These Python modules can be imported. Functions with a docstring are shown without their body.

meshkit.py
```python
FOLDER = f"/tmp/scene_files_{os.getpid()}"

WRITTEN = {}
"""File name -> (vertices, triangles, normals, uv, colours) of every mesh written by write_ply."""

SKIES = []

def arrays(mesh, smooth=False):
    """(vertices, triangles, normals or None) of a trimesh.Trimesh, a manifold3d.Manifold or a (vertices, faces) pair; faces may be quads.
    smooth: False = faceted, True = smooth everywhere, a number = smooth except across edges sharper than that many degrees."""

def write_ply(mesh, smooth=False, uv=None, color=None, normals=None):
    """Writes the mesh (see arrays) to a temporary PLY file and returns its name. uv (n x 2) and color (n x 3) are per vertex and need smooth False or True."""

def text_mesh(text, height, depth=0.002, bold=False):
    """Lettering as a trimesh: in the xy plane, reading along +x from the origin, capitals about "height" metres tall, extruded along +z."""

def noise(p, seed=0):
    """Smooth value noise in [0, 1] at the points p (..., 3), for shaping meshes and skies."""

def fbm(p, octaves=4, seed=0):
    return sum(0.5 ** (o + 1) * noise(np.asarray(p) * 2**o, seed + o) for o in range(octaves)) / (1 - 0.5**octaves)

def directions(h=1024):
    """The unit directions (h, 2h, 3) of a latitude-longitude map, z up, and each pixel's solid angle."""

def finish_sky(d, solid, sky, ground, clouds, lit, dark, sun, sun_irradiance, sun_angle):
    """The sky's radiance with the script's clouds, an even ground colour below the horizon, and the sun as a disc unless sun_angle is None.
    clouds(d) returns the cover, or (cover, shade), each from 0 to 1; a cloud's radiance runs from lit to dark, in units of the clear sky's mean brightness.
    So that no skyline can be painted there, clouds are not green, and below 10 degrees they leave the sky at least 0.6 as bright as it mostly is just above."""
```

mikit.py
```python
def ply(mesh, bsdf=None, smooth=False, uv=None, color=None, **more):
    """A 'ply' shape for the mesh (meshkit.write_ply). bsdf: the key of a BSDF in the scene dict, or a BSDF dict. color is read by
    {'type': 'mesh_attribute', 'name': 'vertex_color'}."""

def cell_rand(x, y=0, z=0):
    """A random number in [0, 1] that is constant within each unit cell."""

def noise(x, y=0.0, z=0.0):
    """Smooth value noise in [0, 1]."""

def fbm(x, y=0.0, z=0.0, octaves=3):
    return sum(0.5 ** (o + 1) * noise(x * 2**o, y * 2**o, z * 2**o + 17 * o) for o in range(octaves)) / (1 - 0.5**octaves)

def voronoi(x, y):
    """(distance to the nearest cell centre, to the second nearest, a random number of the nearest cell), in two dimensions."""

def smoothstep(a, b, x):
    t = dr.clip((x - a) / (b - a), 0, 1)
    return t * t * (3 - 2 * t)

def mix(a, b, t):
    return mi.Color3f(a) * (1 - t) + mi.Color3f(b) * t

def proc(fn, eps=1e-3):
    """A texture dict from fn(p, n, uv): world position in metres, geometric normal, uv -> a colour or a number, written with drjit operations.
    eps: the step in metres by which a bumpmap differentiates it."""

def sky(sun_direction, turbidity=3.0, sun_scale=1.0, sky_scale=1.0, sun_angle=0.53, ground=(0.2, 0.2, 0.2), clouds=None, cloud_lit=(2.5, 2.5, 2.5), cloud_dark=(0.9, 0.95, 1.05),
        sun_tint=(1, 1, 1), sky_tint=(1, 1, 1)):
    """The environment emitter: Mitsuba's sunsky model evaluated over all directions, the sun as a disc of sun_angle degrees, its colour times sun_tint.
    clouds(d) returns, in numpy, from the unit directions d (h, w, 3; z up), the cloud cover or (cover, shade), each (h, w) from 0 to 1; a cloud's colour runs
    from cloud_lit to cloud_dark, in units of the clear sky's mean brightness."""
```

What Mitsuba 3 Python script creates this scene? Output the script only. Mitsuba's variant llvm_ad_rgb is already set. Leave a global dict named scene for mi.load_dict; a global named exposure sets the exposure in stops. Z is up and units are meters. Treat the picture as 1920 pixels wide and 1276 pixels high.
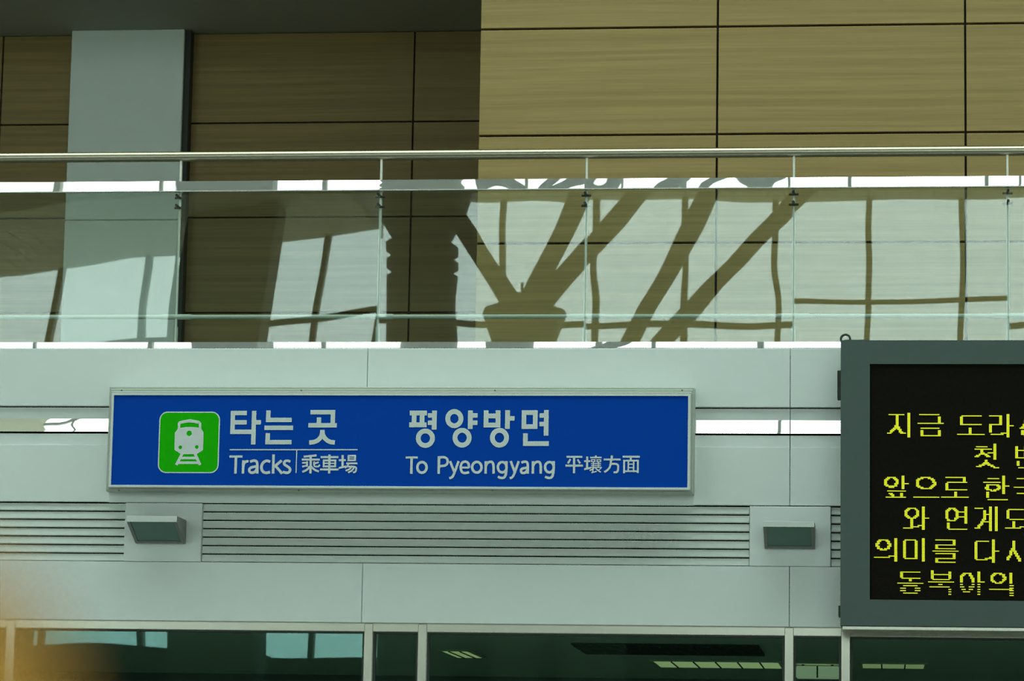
import math
import numpy as np
import trimesh
import drjit as dr
import mitsuba as mi
import meshkit
import mikit
from shapely.geometry import LineString, Polygon, Point, box as sbox
from shapely.ops import unary_union
from shapely import affinity

scene, labels = {}, {}
T = mi.ScalarTransform4f

# ------------------------------------------------------------------ camera
W, H, FPX = 1920.0, 1276.0, 6000.0
YAW, PITCH, ROLL = np.radians([6.75, 8.65, 0.99])
DIST = 18.5
_f = np.array([-math.sin(YAW) * math.cos(PITCH), math.cos(YAW) * math.cos(PITCH), math.sin(PITCH)])
_r = np.array([math.cos(YAW), math.sin(YAW), 0.0])
_u = np.cross(_r, _f)
RIGHT = _r * math.cos(ROLL) + _u * math.sin(ROLL)
UP = _u * math.cos(ROLL) - _r * math.sin(ROLL)
FWD = _f
EYE = -FWD * DIST
EYE = EYE + np.array([0, 0, 1.6 - EYE[2]])

scene['camera'] = {
    'type': 'thinlens', 'fov': math.degrees(2 * math.atan(W / 2 / FPX)), 'fov_axis': 'x',
    'aperture_radius': 0.0075, 'focus_distance': DIST, 'near_clip': 0.05, 'far_clip': 3000.0,
    'to_world': T().look_at(origin=EYE.tolist(), target=(EYE + FWD).tolist(), up=UP.tolist()),
}

# ------------------------------------------------------------------ sky (even overcast daylight), no sun
scene['sky'] = mikit.sky((0.3, -0.5, 0.8), turbidity=6.0, sun_scale=0.0, sky_scale=1.0, ground=(0.16, 0.17, 0.15),
                         clouds=lambda d: (np.ones(d.shape[:2]), 0.25 * meshkit.fbm(d * 3.0, 3, 5)),
                         cloud_lit=(0.96, 1.18, 1.11), cloud_dark=(0.75, 0.92, 0.865))
scene['sky']['sampling_weight'] = 200.0
exposure = 4.58
LED = 0.60 / 2 ** exposure


# ------------------------------------------------------------------ helpers
def ray(px, py):
    d = FWD + RIGHT * (px - W / 2) / FPX - UP * (py - H / 2) / FPX
    return d


def at(px, py, y=0.0):
    """World point on the upright plane at depth y seen at a pixel of the photograph."""
    d = ray(px, py)
    return EYE + d * (y - EYE[1]) / d[1]


GLASS_Y = 0.06


def refl(px, py, y):
    """World point at depth y (behind the camera) whose mirror image in the railing glass shows at a pixel."""
    p = at(px, py, 2 * GLASS_Y - y)
    return np.array([p[0], y, p[2]])


def X(px, py, y=0.0): return float(at(px, py, y)[0])
def Z(px, py, y=0.0): return float(at(px, py, y)[2])


def numbered(key):
    if key not in scene and not any(k.startswith(key + '__') for k in scene) and key not in labels:
        return key
    n = 1
    while True:
        k = f'{key}_{n:03d}'
        if k not in scene and k not in labels and not any(q.startswith(k + '__') for q in scene):
            return k
        n += 1


def thing(name, label=None, cat=None, group=None, kind=None):
    key = numbered(name)
    labels[key] = {}
    if label: labels[key]['label'] = label
    if cat: labels[key]['category'] = cat
    if group: labels[key]['group'] = group
    if kind: labels[key]['kind'] = kind
    return key


COUNT = {}


def add(name, mesh, bsdf, parent=None, smooth=False, label=None, cat=None, group=None, kind=None, shape=None, **more):
    """One entry of the scene: a top-level thing or, with a parent, a part of it."""
    base = f'{parent}__{name}' if parent else name
    n = COUNT.get(base, 0)
    COUNT[base] = n + 1
    key = base if n == 0 else f'{base}_{n:03d}'
    scene[key] = dict(shape) if shape else mikit.ply(mesh, bsdf, smooth=smooth, **more)
    d = {}
    if label: d['label'] = label
    if cat: d['category'] = cat
    if group: d['group'] = group
    if kind: d['kind'] = kind
    if d: labels[key] = {**labels.get(key, {}), **d}
    return key


def box(x0, x1, y0, y1, z0, z1, c=0.0):
    """A box; c = chamfer of its edges in metres."""
    x0, x1 = min(x0, x1), max(x0, x1); y0, y1 = min(y0, y1), max(y0, y1); z0, z1 = min(z0, z1), max(z0, z1)
    if c <= 0:
        m = trimesh.creation.box(extents=(x1 - x0, y1 - y0, z1 - z0))
        m.apply_translation(((x0 + x1) / 2, (y0 + y1) / 2, (z0 + z1) / 2))
        return m
    c = min(c, (x1 - x0) / 3, (y1 - y0) / 3, (z1 - z0) / 3)
    pts = []
    for sx in (0, 1):
        for sy in (0, 1):
            for sz in (0, 1):
                p = [(x0, x1)[sx], (y0, y1)[sy], (z0, z1)[sz]]
                s = [1 if not sx else -1, 1 if not sy else -1, 1 if not sz else -1]
                for k in range(3):
                    q = list(p)
                    for j in range(3):
                        if j != k: q[j] += s[j] * c
                    pts.append(q)
    return trimesh.convex.convex_hull(np.array(pts))


def tube(p0, p1, r, seg=20, r1=None):
    p0, p1 = np.array(p0, float), np.array(p1, float)
    ax = p1 - p0; L = np.linalg.norm(ax); ax /= L
    a = np.cross(ax, [0, 0, 1] if abs(ax[2]) < 0.9 else [1, 0, 0]); a /= np.linalg.norm(a)
    b = np.cross(ax, a)
    r1 = r if r1 is None else r1
    t = np.arange(seg) / seg * 2 * math.pi
    ring = np.cos(t)[:, None] * a + np.sin(t)[:, None] * b
    v = np.vstack([p0 + ring * r, p1 + ring * r1, [p0], [p1]])
    f = []
    for i in range(seg):
        j = (i + 1) % seg
        f += [[i, j, j + seg], [i, j + seg, i + seg], [j, i, 2 * seg], [i + seg, j + seg, 2 * seg + 1]]
    m = trimesh.Trimesh(v, f, process=False)
    if m.volume < 0: m.invert()
    return m


def lathe(profile, x, y, seg=48):
    m = trimesh.creation.revolve(np.array(profile), sections=seg)
    m.apply_translation((x, y, 0))
    return m


def cat(ms): return trimesh.util.concatenate(ms)


def prism(points, axis, a0, a1):
    """Polygon of (first, second) coordinates extruded along an axis: 'x' takes (y, z) points, 'y' takes (x, z)."""
    poly = points if isinstance(points, Polygon) else Polygon(points)
    m = trimesh.creation.extrude_polygon(poly, abs(a1 - a0), engine='earcut')
    v = m.vertices.copy(); lo = min(a0, a1)
    if axis == 'x': m.vertices = np.stack([v[:, 2] + lo, v[:, 0], v[:, 1]], 1)
    else: m.vertices = np.stack([v[:, 0], v[:, 2] + lo, v[:, 1]], 1)
    if m.volume < 0: m.invert()
    return m


def sheet(x0, x1, z0, z1, y, h, nx=28, nz=24):
    """An upright sheet facing -y whose depth is y + h(u, v), u and v in metres from its centre."""
    xs, zs = np.linspace(x0, x1, nx), np.linspace(z0, z1, nz)
    gx, gz = np.meshgrid(xs, zs)
    gy = y + h(gx - (x0 + x1) / 2, gz - (z0 + z1) / 2)
    v = np.stack([gx, gy, gz], -1).reshape(-1, 3)
    f = []
    for i in range(nz - 1):
        for j in range(nx - 1):
            a = i * nx + j
            f += [[a, a + 1, a + nx + 1], [a, a + nx + 1, a + nx]]
    return trimesh.Trimesh(v, f, process=False)


# ------------------------------------------------------------------ materials
def rgb(*c): return {'type': 'rgb', 'value': list(c)}


def principled(color, rough=0.5, metal=0.0, spec=0.5, **k):
    return {'type': 'twosided', 'bsdf': {'type': 'principled', 'base_color': color if isinstance(color, dict) else rgb(*color),
            'roughness': rough, 'metallic': metal, 'specular': spec, **k}}


def panel_fn(p, n, uv):
    t = mikit.fbm(p.x * 0.9, p.y + 3, p.z * 1.3, 3)
    return mikit.mix((0.70, 0.74, 0.73), (0.76, 0.79, 0.78), t)


def wood_fn(p, n, uv):
    w = p.x * 0.55 + p.y * 0.3
    warp = mikit.fbm(w * 0.8, p.z * 2.0, 1.0, 2)
    g = mikit.fbm(w * 1.1, p.z * 42 + 2.5 * warp, 2.0, 4)
    fine = mikit.noise(w * 7, p.z * 240, 5.0)
    broad = mikit.fbm(w * 0.7, p.z * 6.0, 8.0, 3)
    c = mikit.mix((0.278, 0.190, 0.066), (0.335, 0.232, 0.086), mikit.smoothstep(0.2, 0.8, g))
    return c * (0.90 + 0.14 * fine) * (0.90 + 0.18 * broad)


def soffit_fn(p, n, uv):
    t = mikit.fbm(p.x * 30, p.y * 0.8, p.z, 3)
    return mikit.mix((0.66, 0.60, 0.38), (0.80, 0.73, 0.48), t)


def floor_fn(p, n, uv):
    t = mikit.fbm(p.x * 3, p.y * 3, 0.0, 4)
    return mikit.mix((0.19, 0.19, 0.17), (0.26, 0.255, 0.235), t)


def ground_fn(p, n, uv):
    t = mikit.fbm(p.x * 0.05, p.y * 0.05, 0.0, 4)
    return mikit.mix((0.38, 0.38, 0.35), (0.46, 0.45, 0.41), t)


def led_black_fn(p, n, uv):
    t = mikit.noise(p.x * 140, 0.0, p.z * 140)
    return mikit.mix((0.008, 0.008, 0.006), (0.014, 0.011, 0.008), t)


def post_fn(p, n, uv):
    t = mikit.fbm(p.x * 40, p.y * 40, p.z * 4, 3)
    return mikit.mix((0.78, 0.36, 0.045), (0.88, 0.44, 0.07), t)


MAT = {
    'm_panel': principled(mikit.proc(panel_fn), 0.45, 0.0, 0.4),
    'm_louver': principled((0.62, 0.66, 0.63), 0.5),
    'm_dark_gap': principled((0.05, 0.055, 0.05), 0.8),
    'm_wood': principled(mikit.proc(wood_fn), 0.45, 0.0, 0.35),
    'm_wood_gap': principled((0.02, 0.017, 0.012), 0.9),
    'm_plaster': principled((0.62, 0.64, 0.60), 0.8),
    'm_column': principled((0.82, 0.88, 0.85), 0.6),
    'm_soffit': principled(mikit.proc(soffit_fn), 0.6),
    'm_ceiling': principled((0.55, 0.54, 0.48), 0.8),
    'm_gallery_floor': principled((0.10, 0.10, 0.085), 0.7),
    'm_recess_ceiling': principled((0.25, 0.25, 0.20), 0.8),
    'm_floor': principled(mikit.proc(floor_fn), 0.3),
    'm_ground': principled(mikit.proc(ground_fn), 0.95),
    'm_hill': principled((0.10, 0.13, 0.08), 0.95),
    'm_mirror': {'type': 'twosided', 'bsdf': {'type': 'blendbsdf', 'weight': 0.3,
                 'bsdf_0': {'type': 'conductor', 'specular_reflectance': rgb(0.90, 0.90, 0.87), 'material': 'none'},
                 'bsdf_1': {'type': 'roughconductor', 'alpha': 0.25, 'specular_reflectance': rgb(0.90, 0.92, 0.90), 'material': 'none'}}},
    'm_tube': {'type': 'twosided', 'bsdf': {'type': 'roughconductor', 'alpha': 0.11, 'specular_reflectance': rgb(0.46, 0.42, 0.32), 'material': 'none'}},
    'm_steel': {'type': 'twosided', 'bsdf': {'type': 'roughconductor', 'alpha': 0.18, 'specular_reflectance': rgb(0.72, 0.72, 0.68), 'material': 'none'}},
    'm_post': principled((0.74, 0.76, 0.70), 0.45, 0.2),
    'm_frame_brushed': {'type': 'twosided', 'bsdf': {'type': 'blendbsdf', 'weight': 0.5,
                        'bsdf_0': {'type': 'principled', 'base_color': rgb(0.62, 0.60, 0.50), 'roughness': 0.5, 'metallic': 0.2},
                        'bsdf_1': {'type': 'roughconductor', 'alpha': 0.05, 'specular_reflectance': rgb(0.62, 0.60, 0.52), 'material': 'none'}}},
    'm_bracket': principled((0.045, 0.048, 0.045), 0.55, 0.0, 0.3),
    'm_sign_alu': principled((0.40, 0.43, 0.38), 0.5, 0.1),
    'm_sign_border': principled((0.66, 0.70, 0.67), 0.45),
    'm_sign_blue': principled((0.0005, 0.058, 0.42), 0.7, 0.0, 0.06),
    'm_sign_green': principled((0.012, 0.46, 0.002), 0.7, 0.0, 0.06),
    'm_sign_white': principled((0.66, 0.71, 0.70), 0.5, 0.0, 0.3),
    'm_screw': principled((0.08, 0.08, 0.07), 0.5, 0.5),
    'm_led_case': principled((0.075, 0.108, 0.100), 0.6, 0.0, 0.3),
    'm_led_black': principled(mikit.proc(led_black_fn), 0.9, 0.0, 0.03),
    'm_led_on': {'type': 'diffuse', 'reflectance': rgb(0.3, 0.3, 0.05)},
    'm_lamp_body': principled((0.17, 0.175, 0.16), 0.5, 0.2),
    'm_lamp_lip': principled((0.60, 0.63, 0.60), 0.45),
    'm_lamp_glass': principled((0.055, 0.135, 0.105), 0.25, 0.0, 0.5),
    'm_dark_concrete': principled((0.20, 0.20, 0.17), 0.8),
    'm_tree': principled((0.30, 0.29, 0.24), 0.7),
    'm_mullion': principled((0.22, 0.21, 0.17), 0.6),
    'm_booth': principled((0.07, 0.085, 0.08), 0.7),
    'm_booth_frame': principled((0.03, 0.03, 0.03), 0.6),
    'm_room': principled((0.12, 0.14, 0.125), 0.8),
    'm_room_ceiling': principled((0.60, 0.60, 0.50), 0.8),
    'm_pale_panel': principled((0.55, 0.58, 0.42), 0.7),
    'm_orange': principled(mikit.proc(post_fn), 0.5),
    'm_rail_glass': {'type': 'thindielectric', 'int_ior': 1.70, 'ext_ior': 1.0, 'specular_transmittance': rgb(0.73, 0.83, 0.79), 'specular_reflectance': rgb(0.95, 1.0, 0.98)},
    'm_window_glass': {'type': 'thindielectric', 'int_ior': 1.5, 'ext_ior': 1.0, 'specular_transmittance': rgb(0.93, 0.97, 0.95)},
    'm_door_glass': {'type': 'thindielectric', 'int_ior': 1.55, 'ext_ior': 1.0, 'specular_transmittance': rgb(0.55, 0.75, 0.68), 'specular_reflectance': rgb(0.55, 1.0, 0.95)},
}
scene.update(MAT)

# ================================================================== large structure
sx = [X(689, 690), X(1481, 900)]   # two upright joints of the gallery front
pitch = sx[1] - sx[0]
seams = [sx[0] + pitch * k for k in range(-9, 8)]
FL, FR = seams[0], seams[-1]
XL, XR = FL, FR                    # ends of the hall
Y_GLAZE = -30.0                    # the glazed front behind the camera
Y_BLOCK, Y_REC = 2.0, 5.0          # timber walls of the upper gallery
z_top = Z(800, 652)                # top of the fascia
z_fl = z_top - 0.06                # gallery floor
z_doorhead = Z(960, 1169)
z_soffit_r = float(refl(1300, 381, Y_GLAZE)[2])
z_soffit_l = float(refl(560, 455, Y_GLAZE)[2])
ZC = z_soffit_r + 0.12             # hall ceiling
x_drop = float(refl(716, 455, Y_GLAZE)[0])

add('floor', box(XL, XR, Y_GLAZE, 9.2, -0.2, 0.0), 'm_floor', kind='structure', label='pale polished stone floor of the station hall')
g = trimesh.creation.cylinder(radius=900, height=0.4, sections=64); g.apply_translation((0, -30, -0.45))
add('ground', g, 'm_ground', kind='structure', label='open ground outside the glazed front')

ceil = thing('ceiling', 'high hall ceiling lined with narrow planks', kind='structure')
SKY0, SKY1 = -5.5, 0.6
add('slab', box(XL, XR, Y_GLAZE - 0.3, SKY0, ZC, ZC + 0.3), 'm_ceiling', ceil)
add('slab', box(XL, XR, SKY1, 6.0, ZC, ZC + 0.3), 'm_ceiling', ceil)
skl = thing('window_3', 'long roof light above the gallery front', kind='structure')
for x in np.linspace(XL, XR, 15):
    add('rib', box(max(x - 0.06, XL), min(x + 0.06, XR), SKY0, SKY1, ZC - 0.15, ZC + 0.25), 'm_mullion', skl)
SKW = (XR - XL) / 14
for x in np.linspace(XL, XR, 15)[:-1]:
    m = trimesh.Trimesh([[x, SKY0, ZC + 0.2], [x + SKW, SKY0, ZC + 0.2], [x + SKW, SKY1, ZC + 0.2], [x, SKY1, ZC + 0.2]], [[0, 1, 2], [0, 2, 3]], process=False)
    add('pane', m, 'm_window_glass', skl)

pl = 0.25
xs = np.arange(x_drop, 6.0, pl)
for x in xs:
    add('plank', box(x + 0.008, x + pl - 0.008, Y_GLAZE + 0.12, Y_GLAZE + 3.2, ZC - 0.05, ZC - 0.004), 'm_soffit', ceil)
drop = thing('ceiling_drop', 'lowered plank ceiling along the left part of the glazed front', kind='structure')
add('slab', box(XL, x_drop, Y_GLAZE - 0.3, Y_GLAZE + 5.0, z_soffit_l + 0.06, ZC - 0.001), 'm_ceiling', drop)
for x in np.arange(-20.0, x_drop - pl, pl):
    add('plank', box(x + 0.008, x + pl - 0.008, Y_GLAZE + 0.12, Y_GLAZE + 4.9, z_soffit_l, z_soffit_l + 0.055), 'm_soffit', drop)

add('wall_left', box(XL - 0.3, XL, Y_GLAZE, 9.2, 0, ZC), 'm_plaster', kind='structure', label='plain end wall of the hall on the left')
add('wall_right', box(XR, XR + 0.3, Y_GLAZE, 9.2, 0, ZC), 'm_plaster', kind='structure', label='plain end wall of the hall on the right')

# gallery slab
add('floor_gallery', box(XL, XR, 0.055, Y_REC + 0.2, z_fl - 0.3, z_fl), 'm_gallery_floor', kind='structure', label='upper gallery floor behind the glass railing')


# ---- timber walls
def timber_wall(name, label, x0, x1, yf, z0, z1, xseams, zseams, gap, depth=0.035):
    w = thing(name, label, kind='structure')
    add('backing', box(x0, x1, yf + depth, yf + depth + 0.15, z0, z1), 'm_wood_gap', w)
    xe = [x0] + [s for s in sorted(xseams) if x0 < s < x1] + [x1]
    ze = [z0] + [s for s in sorted(zseams) if z0 < s < z1] + [z1]
    for i in range(len(xe) - 1):
        for j in range(len(ze) - 1):
            a = gap / 2 if i else 0; b = gap / 2 if i < len(xe) - 2 else 0
            add('panel', box(xe[i] + a, xe[i + 1] - b, yf, yf + depth + 0.02, ze[j] + gap / 2, ze[j + 1] - gap / 2, 0.002), 'm_wood', w)
    return w


xb = X(899, 200, Y_BLOCK)                      # left edge of the near timber block
hz = [Z(1380, 49.5, Y_BLOCK), Z(1380, 251, Y_BLOCK)]
step = hz[0] - hz[1]
zs_block = [hz[0] + step * k for k in range(-3, 9)]
vx = [X(1345, 150, Y_BLOCK), X(1810, 130, Y_BLOCK)]
stepx = vx[1] - vx[0]
xs_block = [vx[0] + stepx * k for k in range(-1, 9)]
xs_block = [s for s in xs_block if s > xb + 0.2]
timber_wall('wall_timber_block', 'pale oak panelled wall of the projecting block on the right of the upper gallery', xb, XR, Y_BLOCK, z_fl, ZC, xs_block, zs_block, 0.014)
add('wall_block_return', box(xb, xb + 0.15, Y_BLOCK + 0.19, Y_REC, z_fl, ZC), 'm_wood', kind='structure', label='side wall of the projecting oak block facing the recess')

z_rs = Z(620, 60, Y_REC)                       # soffit of the recess
rz = [Z(620, 229, Y_REC), Z(620, 406.5, Y_REC)]
rstep = rz[0] - rz[1]
rx = X(775, 200, Y_REC)
timber_wall('wall_timber_recess', 'shaded brown oak panelled wall at the back of the gallery recess on the left', XL, xb + 0.1, Y_REC, z_fl, z_rs,
            [rx - stepx * 2 * k for k in range(0, 8)], [rz[0] + rstep * k for k in range(-3, 1)], 0.012)
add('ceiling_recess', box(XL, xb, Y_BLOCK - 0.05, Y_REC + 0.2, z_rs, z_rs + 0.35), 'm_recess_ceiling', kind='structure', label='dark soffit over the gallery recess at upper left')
add('wall_above_recess', box(XL, xb, Y_BLOCK, Y_BLOCK + 0.3, z_rs + 0.35, ZC), 'm_wood', kind='structure', label='oak wall above the gallery recess')

# pilaster in the recess
YP = Y_REC - 0.14
pil = thing('pilaster', 'pale grey-green square pilaster standing against the dark oak wall at upper left', 'column')
px0, px1 = X(131, 170, YP), X(342, 170, YP)
zj = Z(230, 412, YP)
add('shaft', box(px0, px1, YP, Y_REC - 0.001, zj + 0.004, z_rs - 0.001, 0.003), 'm_column', pil)
add('base', box(px0, px1, YP, Y_REC - 0.001, z_fl, zj - 0.004, 0.003), 'm_column', pil)
add('edge_strip', box(px1 + 0.002, px1 + 0.045, YP + 0.03, Y_REC - 0.001, z_fl, z_rs - 0.001), 'm_bracket', pil, label='dark strip on the right edge')  # near-black strip along the right side of the shaft

# ================================================================== fascia of the gallery
fas = thing('wall_fascia', 'pale grey metal panelled front of the upper gallery with louvres and mirror strip', kind='structure')
z1 = Z(800, 761.5); z2 = Z(800, 785.5); z3 = Z(800, 811.0); z4 = Z(800, 835); z5 = Z(800, 945); z6 = Z(800, 1056.5); z7 = Z(800, 1167.5)
add('backing', box(FL, FR, 0.13, 0.3, z7 + 0.005, z_top - 0.02), 'm_dark_gap', fas)
G = 0.0035


def fascia_row(zb, zt, yf=0.0, d=0.04, name='panel'):
    for k in range(len(seams) - 1):
        add(name, box(seams[k] + G / 2, seams[k + 1] - G / 2, yf, yf + d, zb, zt, 0.0015), 'm_panel', fas)


fascia_row(z1, z_top - 0.003)
# under the upper panel: recessed band, tilted back
for k in range(len(seams) - 1):
    add('recess_band', prism([(0.022, z2), (0.022, z1 - 0.008), (0.06, z1 - 0.008), (0.06, z2)], 'x', seams[k] + G / 2, seams[k + 1] - G / 2), 'm_panel', fas)
rng = np.random.default_rng(4)


def wavy(amp, seed, fx=1.6, fz=3.0):
    return lambda u, v: amp * (meshkit.fbm(np.stack([u * fx + 50, v * fz + 50, u * 0 + seed * 7.3], -1), 2, seed) - 0.5)


for k in range(len(seams) - 1):
    x0, x1 = seams[k] + G / 2, seams[k + 1] - G / 2
    m = sheet(x0, x1, z3 + 0.002, z2 - 0.001, 0.006, lambda u, v, k=k: wavy(0.006, 20 + k, 1.7, 2.5)(u, v) + v * 0.004 + (0.05 * v * np.clip((-u - 0.35) * 2.5, 0, 1) if k == 8 else 0), 60, 8)
    add('mirror_strip', m, 'm_mirror', fas, smooth=True, label='polished steel strip mirroring the sky' if k == 8 else None)
    add('strip_core', box(x0, x1, 0.014, 0.06, z3 + 0.002, z2 - 0.001), 'm_dark_gap', fas)
fascia_row(z4, z3 - 0.008, 0.012, 0.04, 'lower_band')
fascia_row(z5 + 0.006, z4 - 0.0015, 0.004, 0.04)
fascia_row(z7, z6)

# louvre
lampx = [(X(233.5, 1000), X(377.5, 1000)), (X(1405.5, 1005), X(1557.5, 1005))]
nsl = 7
pz = (z5 - z6) / nsl
edges = [FL, lampx[0][0], lampx[0][1], lampx[1][0], lampx[1][1], FR]
for (a, b) in ((edges[0], edges[1]), (edges[2], edges[3]), (edges[4], edges[5])):
    for k in range(nsl):
        zt = z5 - k * pz
        add('slat', prism([(0.012, zt - pz + 0.0075), (0.024, zt - 0.003), (0.05, zt - 0.001), (0.05, zt - pz + 0.0045), (0.018, zt - pz + 0.0045)], 'x', a + 0.003, b - 0.003), 'm_louver', fas)
for (a, b) in lampx:
    add('lamp_plate', box(a, b, -0.004, 0.05, z6 + 0.002, z5 - 0.001, 0.002), 'm_panel', fas)

# ---- bottom: shopfront under the fascia
YD = 0.035
zh0, zh1 = Z(800, 1168.5, YD), Z(800, 1184.5, YD)
zfr = zh1
zrc = zh0 + 0.12
dm = [(X(10, 1220, YD), X(27, 1220, YD)), (X(682, 1225, YD), X(698.5, 1225, YD)), (X(783, 1225, YD), X(800, 1225, YD)),
      (X(1471, 1230, YD), X(1488, 1230, YD)), (X(1577, 1230, YD), X(1594, 1230, YD)),
      (X(2270, 1230, YD), X(2287, 1230, YD)), (X(-660, 1230, YD), X(-643, 1230, YD))]
dm.sort()
shop = thing('window_1', 'brushed steel framed glass front below the gallery', kind='structure')
add('header', box(FL, FR, YD, YD + 0.06, zfr, zh0 + 0.004, 0.003), 'm_frame_brushed', shop)
add('head_gap', box(FL, FR, YD + 0.10, YD + 0.3, zh0 + 0.004, zrc + 0.02), 'm_dark_gap', shop)
for (a, b) in dm:
    add('mullion', box(a, b, YD - 0.006, YD + 0.08, 0.0, zh0 - 0.002, 0.003), 'm_frame_brushed', shop)
pedges = [FL] + [v for m_ in dm for v in m_] + [FR]
for i in range(0, len(pedges), 2):
    a, b = pedges[i], pedges[i + 1]
    add('pane', sheet(a, b, 0.05, zfr, YD + 0.04, wavy(0.004, 60 + i, 0.9, 0.9), 30, 20), 'm_door_glass', shop, smooth=True)
    add('bead', cat([box(a, a + 0.012, YD + 0.02, YD + 0.06, 0.05, zfr), box(b - 0.012, b, YD + 0.02, YD + 0.06, 0.05, zfr), box(a, b, YD + 0.02, YD + 0.06, zfr - 0.01, zfr)]), 'm_bracket', shop)
# the room behind it
zrc = zh0 + 0.12
Y_ROOM = 9.0
add('ceiling_room', box(FL, FR, 0.34, Y_ROOM, zrc, zrc + 0.05), 'm_room_ceiling', kind='structure', label='ceiling of the dim room behind the glass front')
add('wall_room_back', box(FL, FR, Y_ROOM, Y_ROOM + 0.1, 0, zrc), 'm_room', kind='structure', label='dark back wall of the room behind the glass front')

# ================================================================== the glazed front behind the camera (seen mirrored in the glass)
gl = thing('window_2', 'tall glazed front of the hall with slender mullions, seen mirrored in the railing glass', kind='structure')
mx0 = float(refl(945, 500, Y_GLAZE)[0]); mx1 = float(refl(1802, 500, Y_GLAZE)[0])
mp = (mx1 - mx0) / 5
mxs = [mx0 + mp * k for k in range(-12, 16)]
mxs = [m_ for m_ in mxs if XL < m_ < XR]
z_tr = float(refl(1200, 607, Y_GLAZE)[2])
z_trs = [z_tr - 3.05, z_tr]
ztop_g = ZC
for m_ in mxs:
    add('mullion', box(m_ - 0.045, m_ + 0.045, Y_GLAZE - 0.10, Y_GLAZE + 0.10, 0, ztop_g, 0.006), 'm_mullion', gl)
for zt in z_trs:
    add('transom', box(XL, XR, Y_GLAZE - 0.06, Y_GLAZE + 0.06, zt - 0.045, zt + 0.045, 0.006), 'm_mullion', gl)
ge = [XL] + mxs + [XR]
zz = [0.0] + z_trs + [ztop_g]
for i in range(len(ge) - 1):
    for j in range(len(zz) - 1):
        add('pane', sheet(ge[i], ge[i + 1], zz[j], zz[j + 1], Y_GLAZE, lambda u, v: u * 0, 2, 2), 'm_window_glass', gl)

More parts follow.
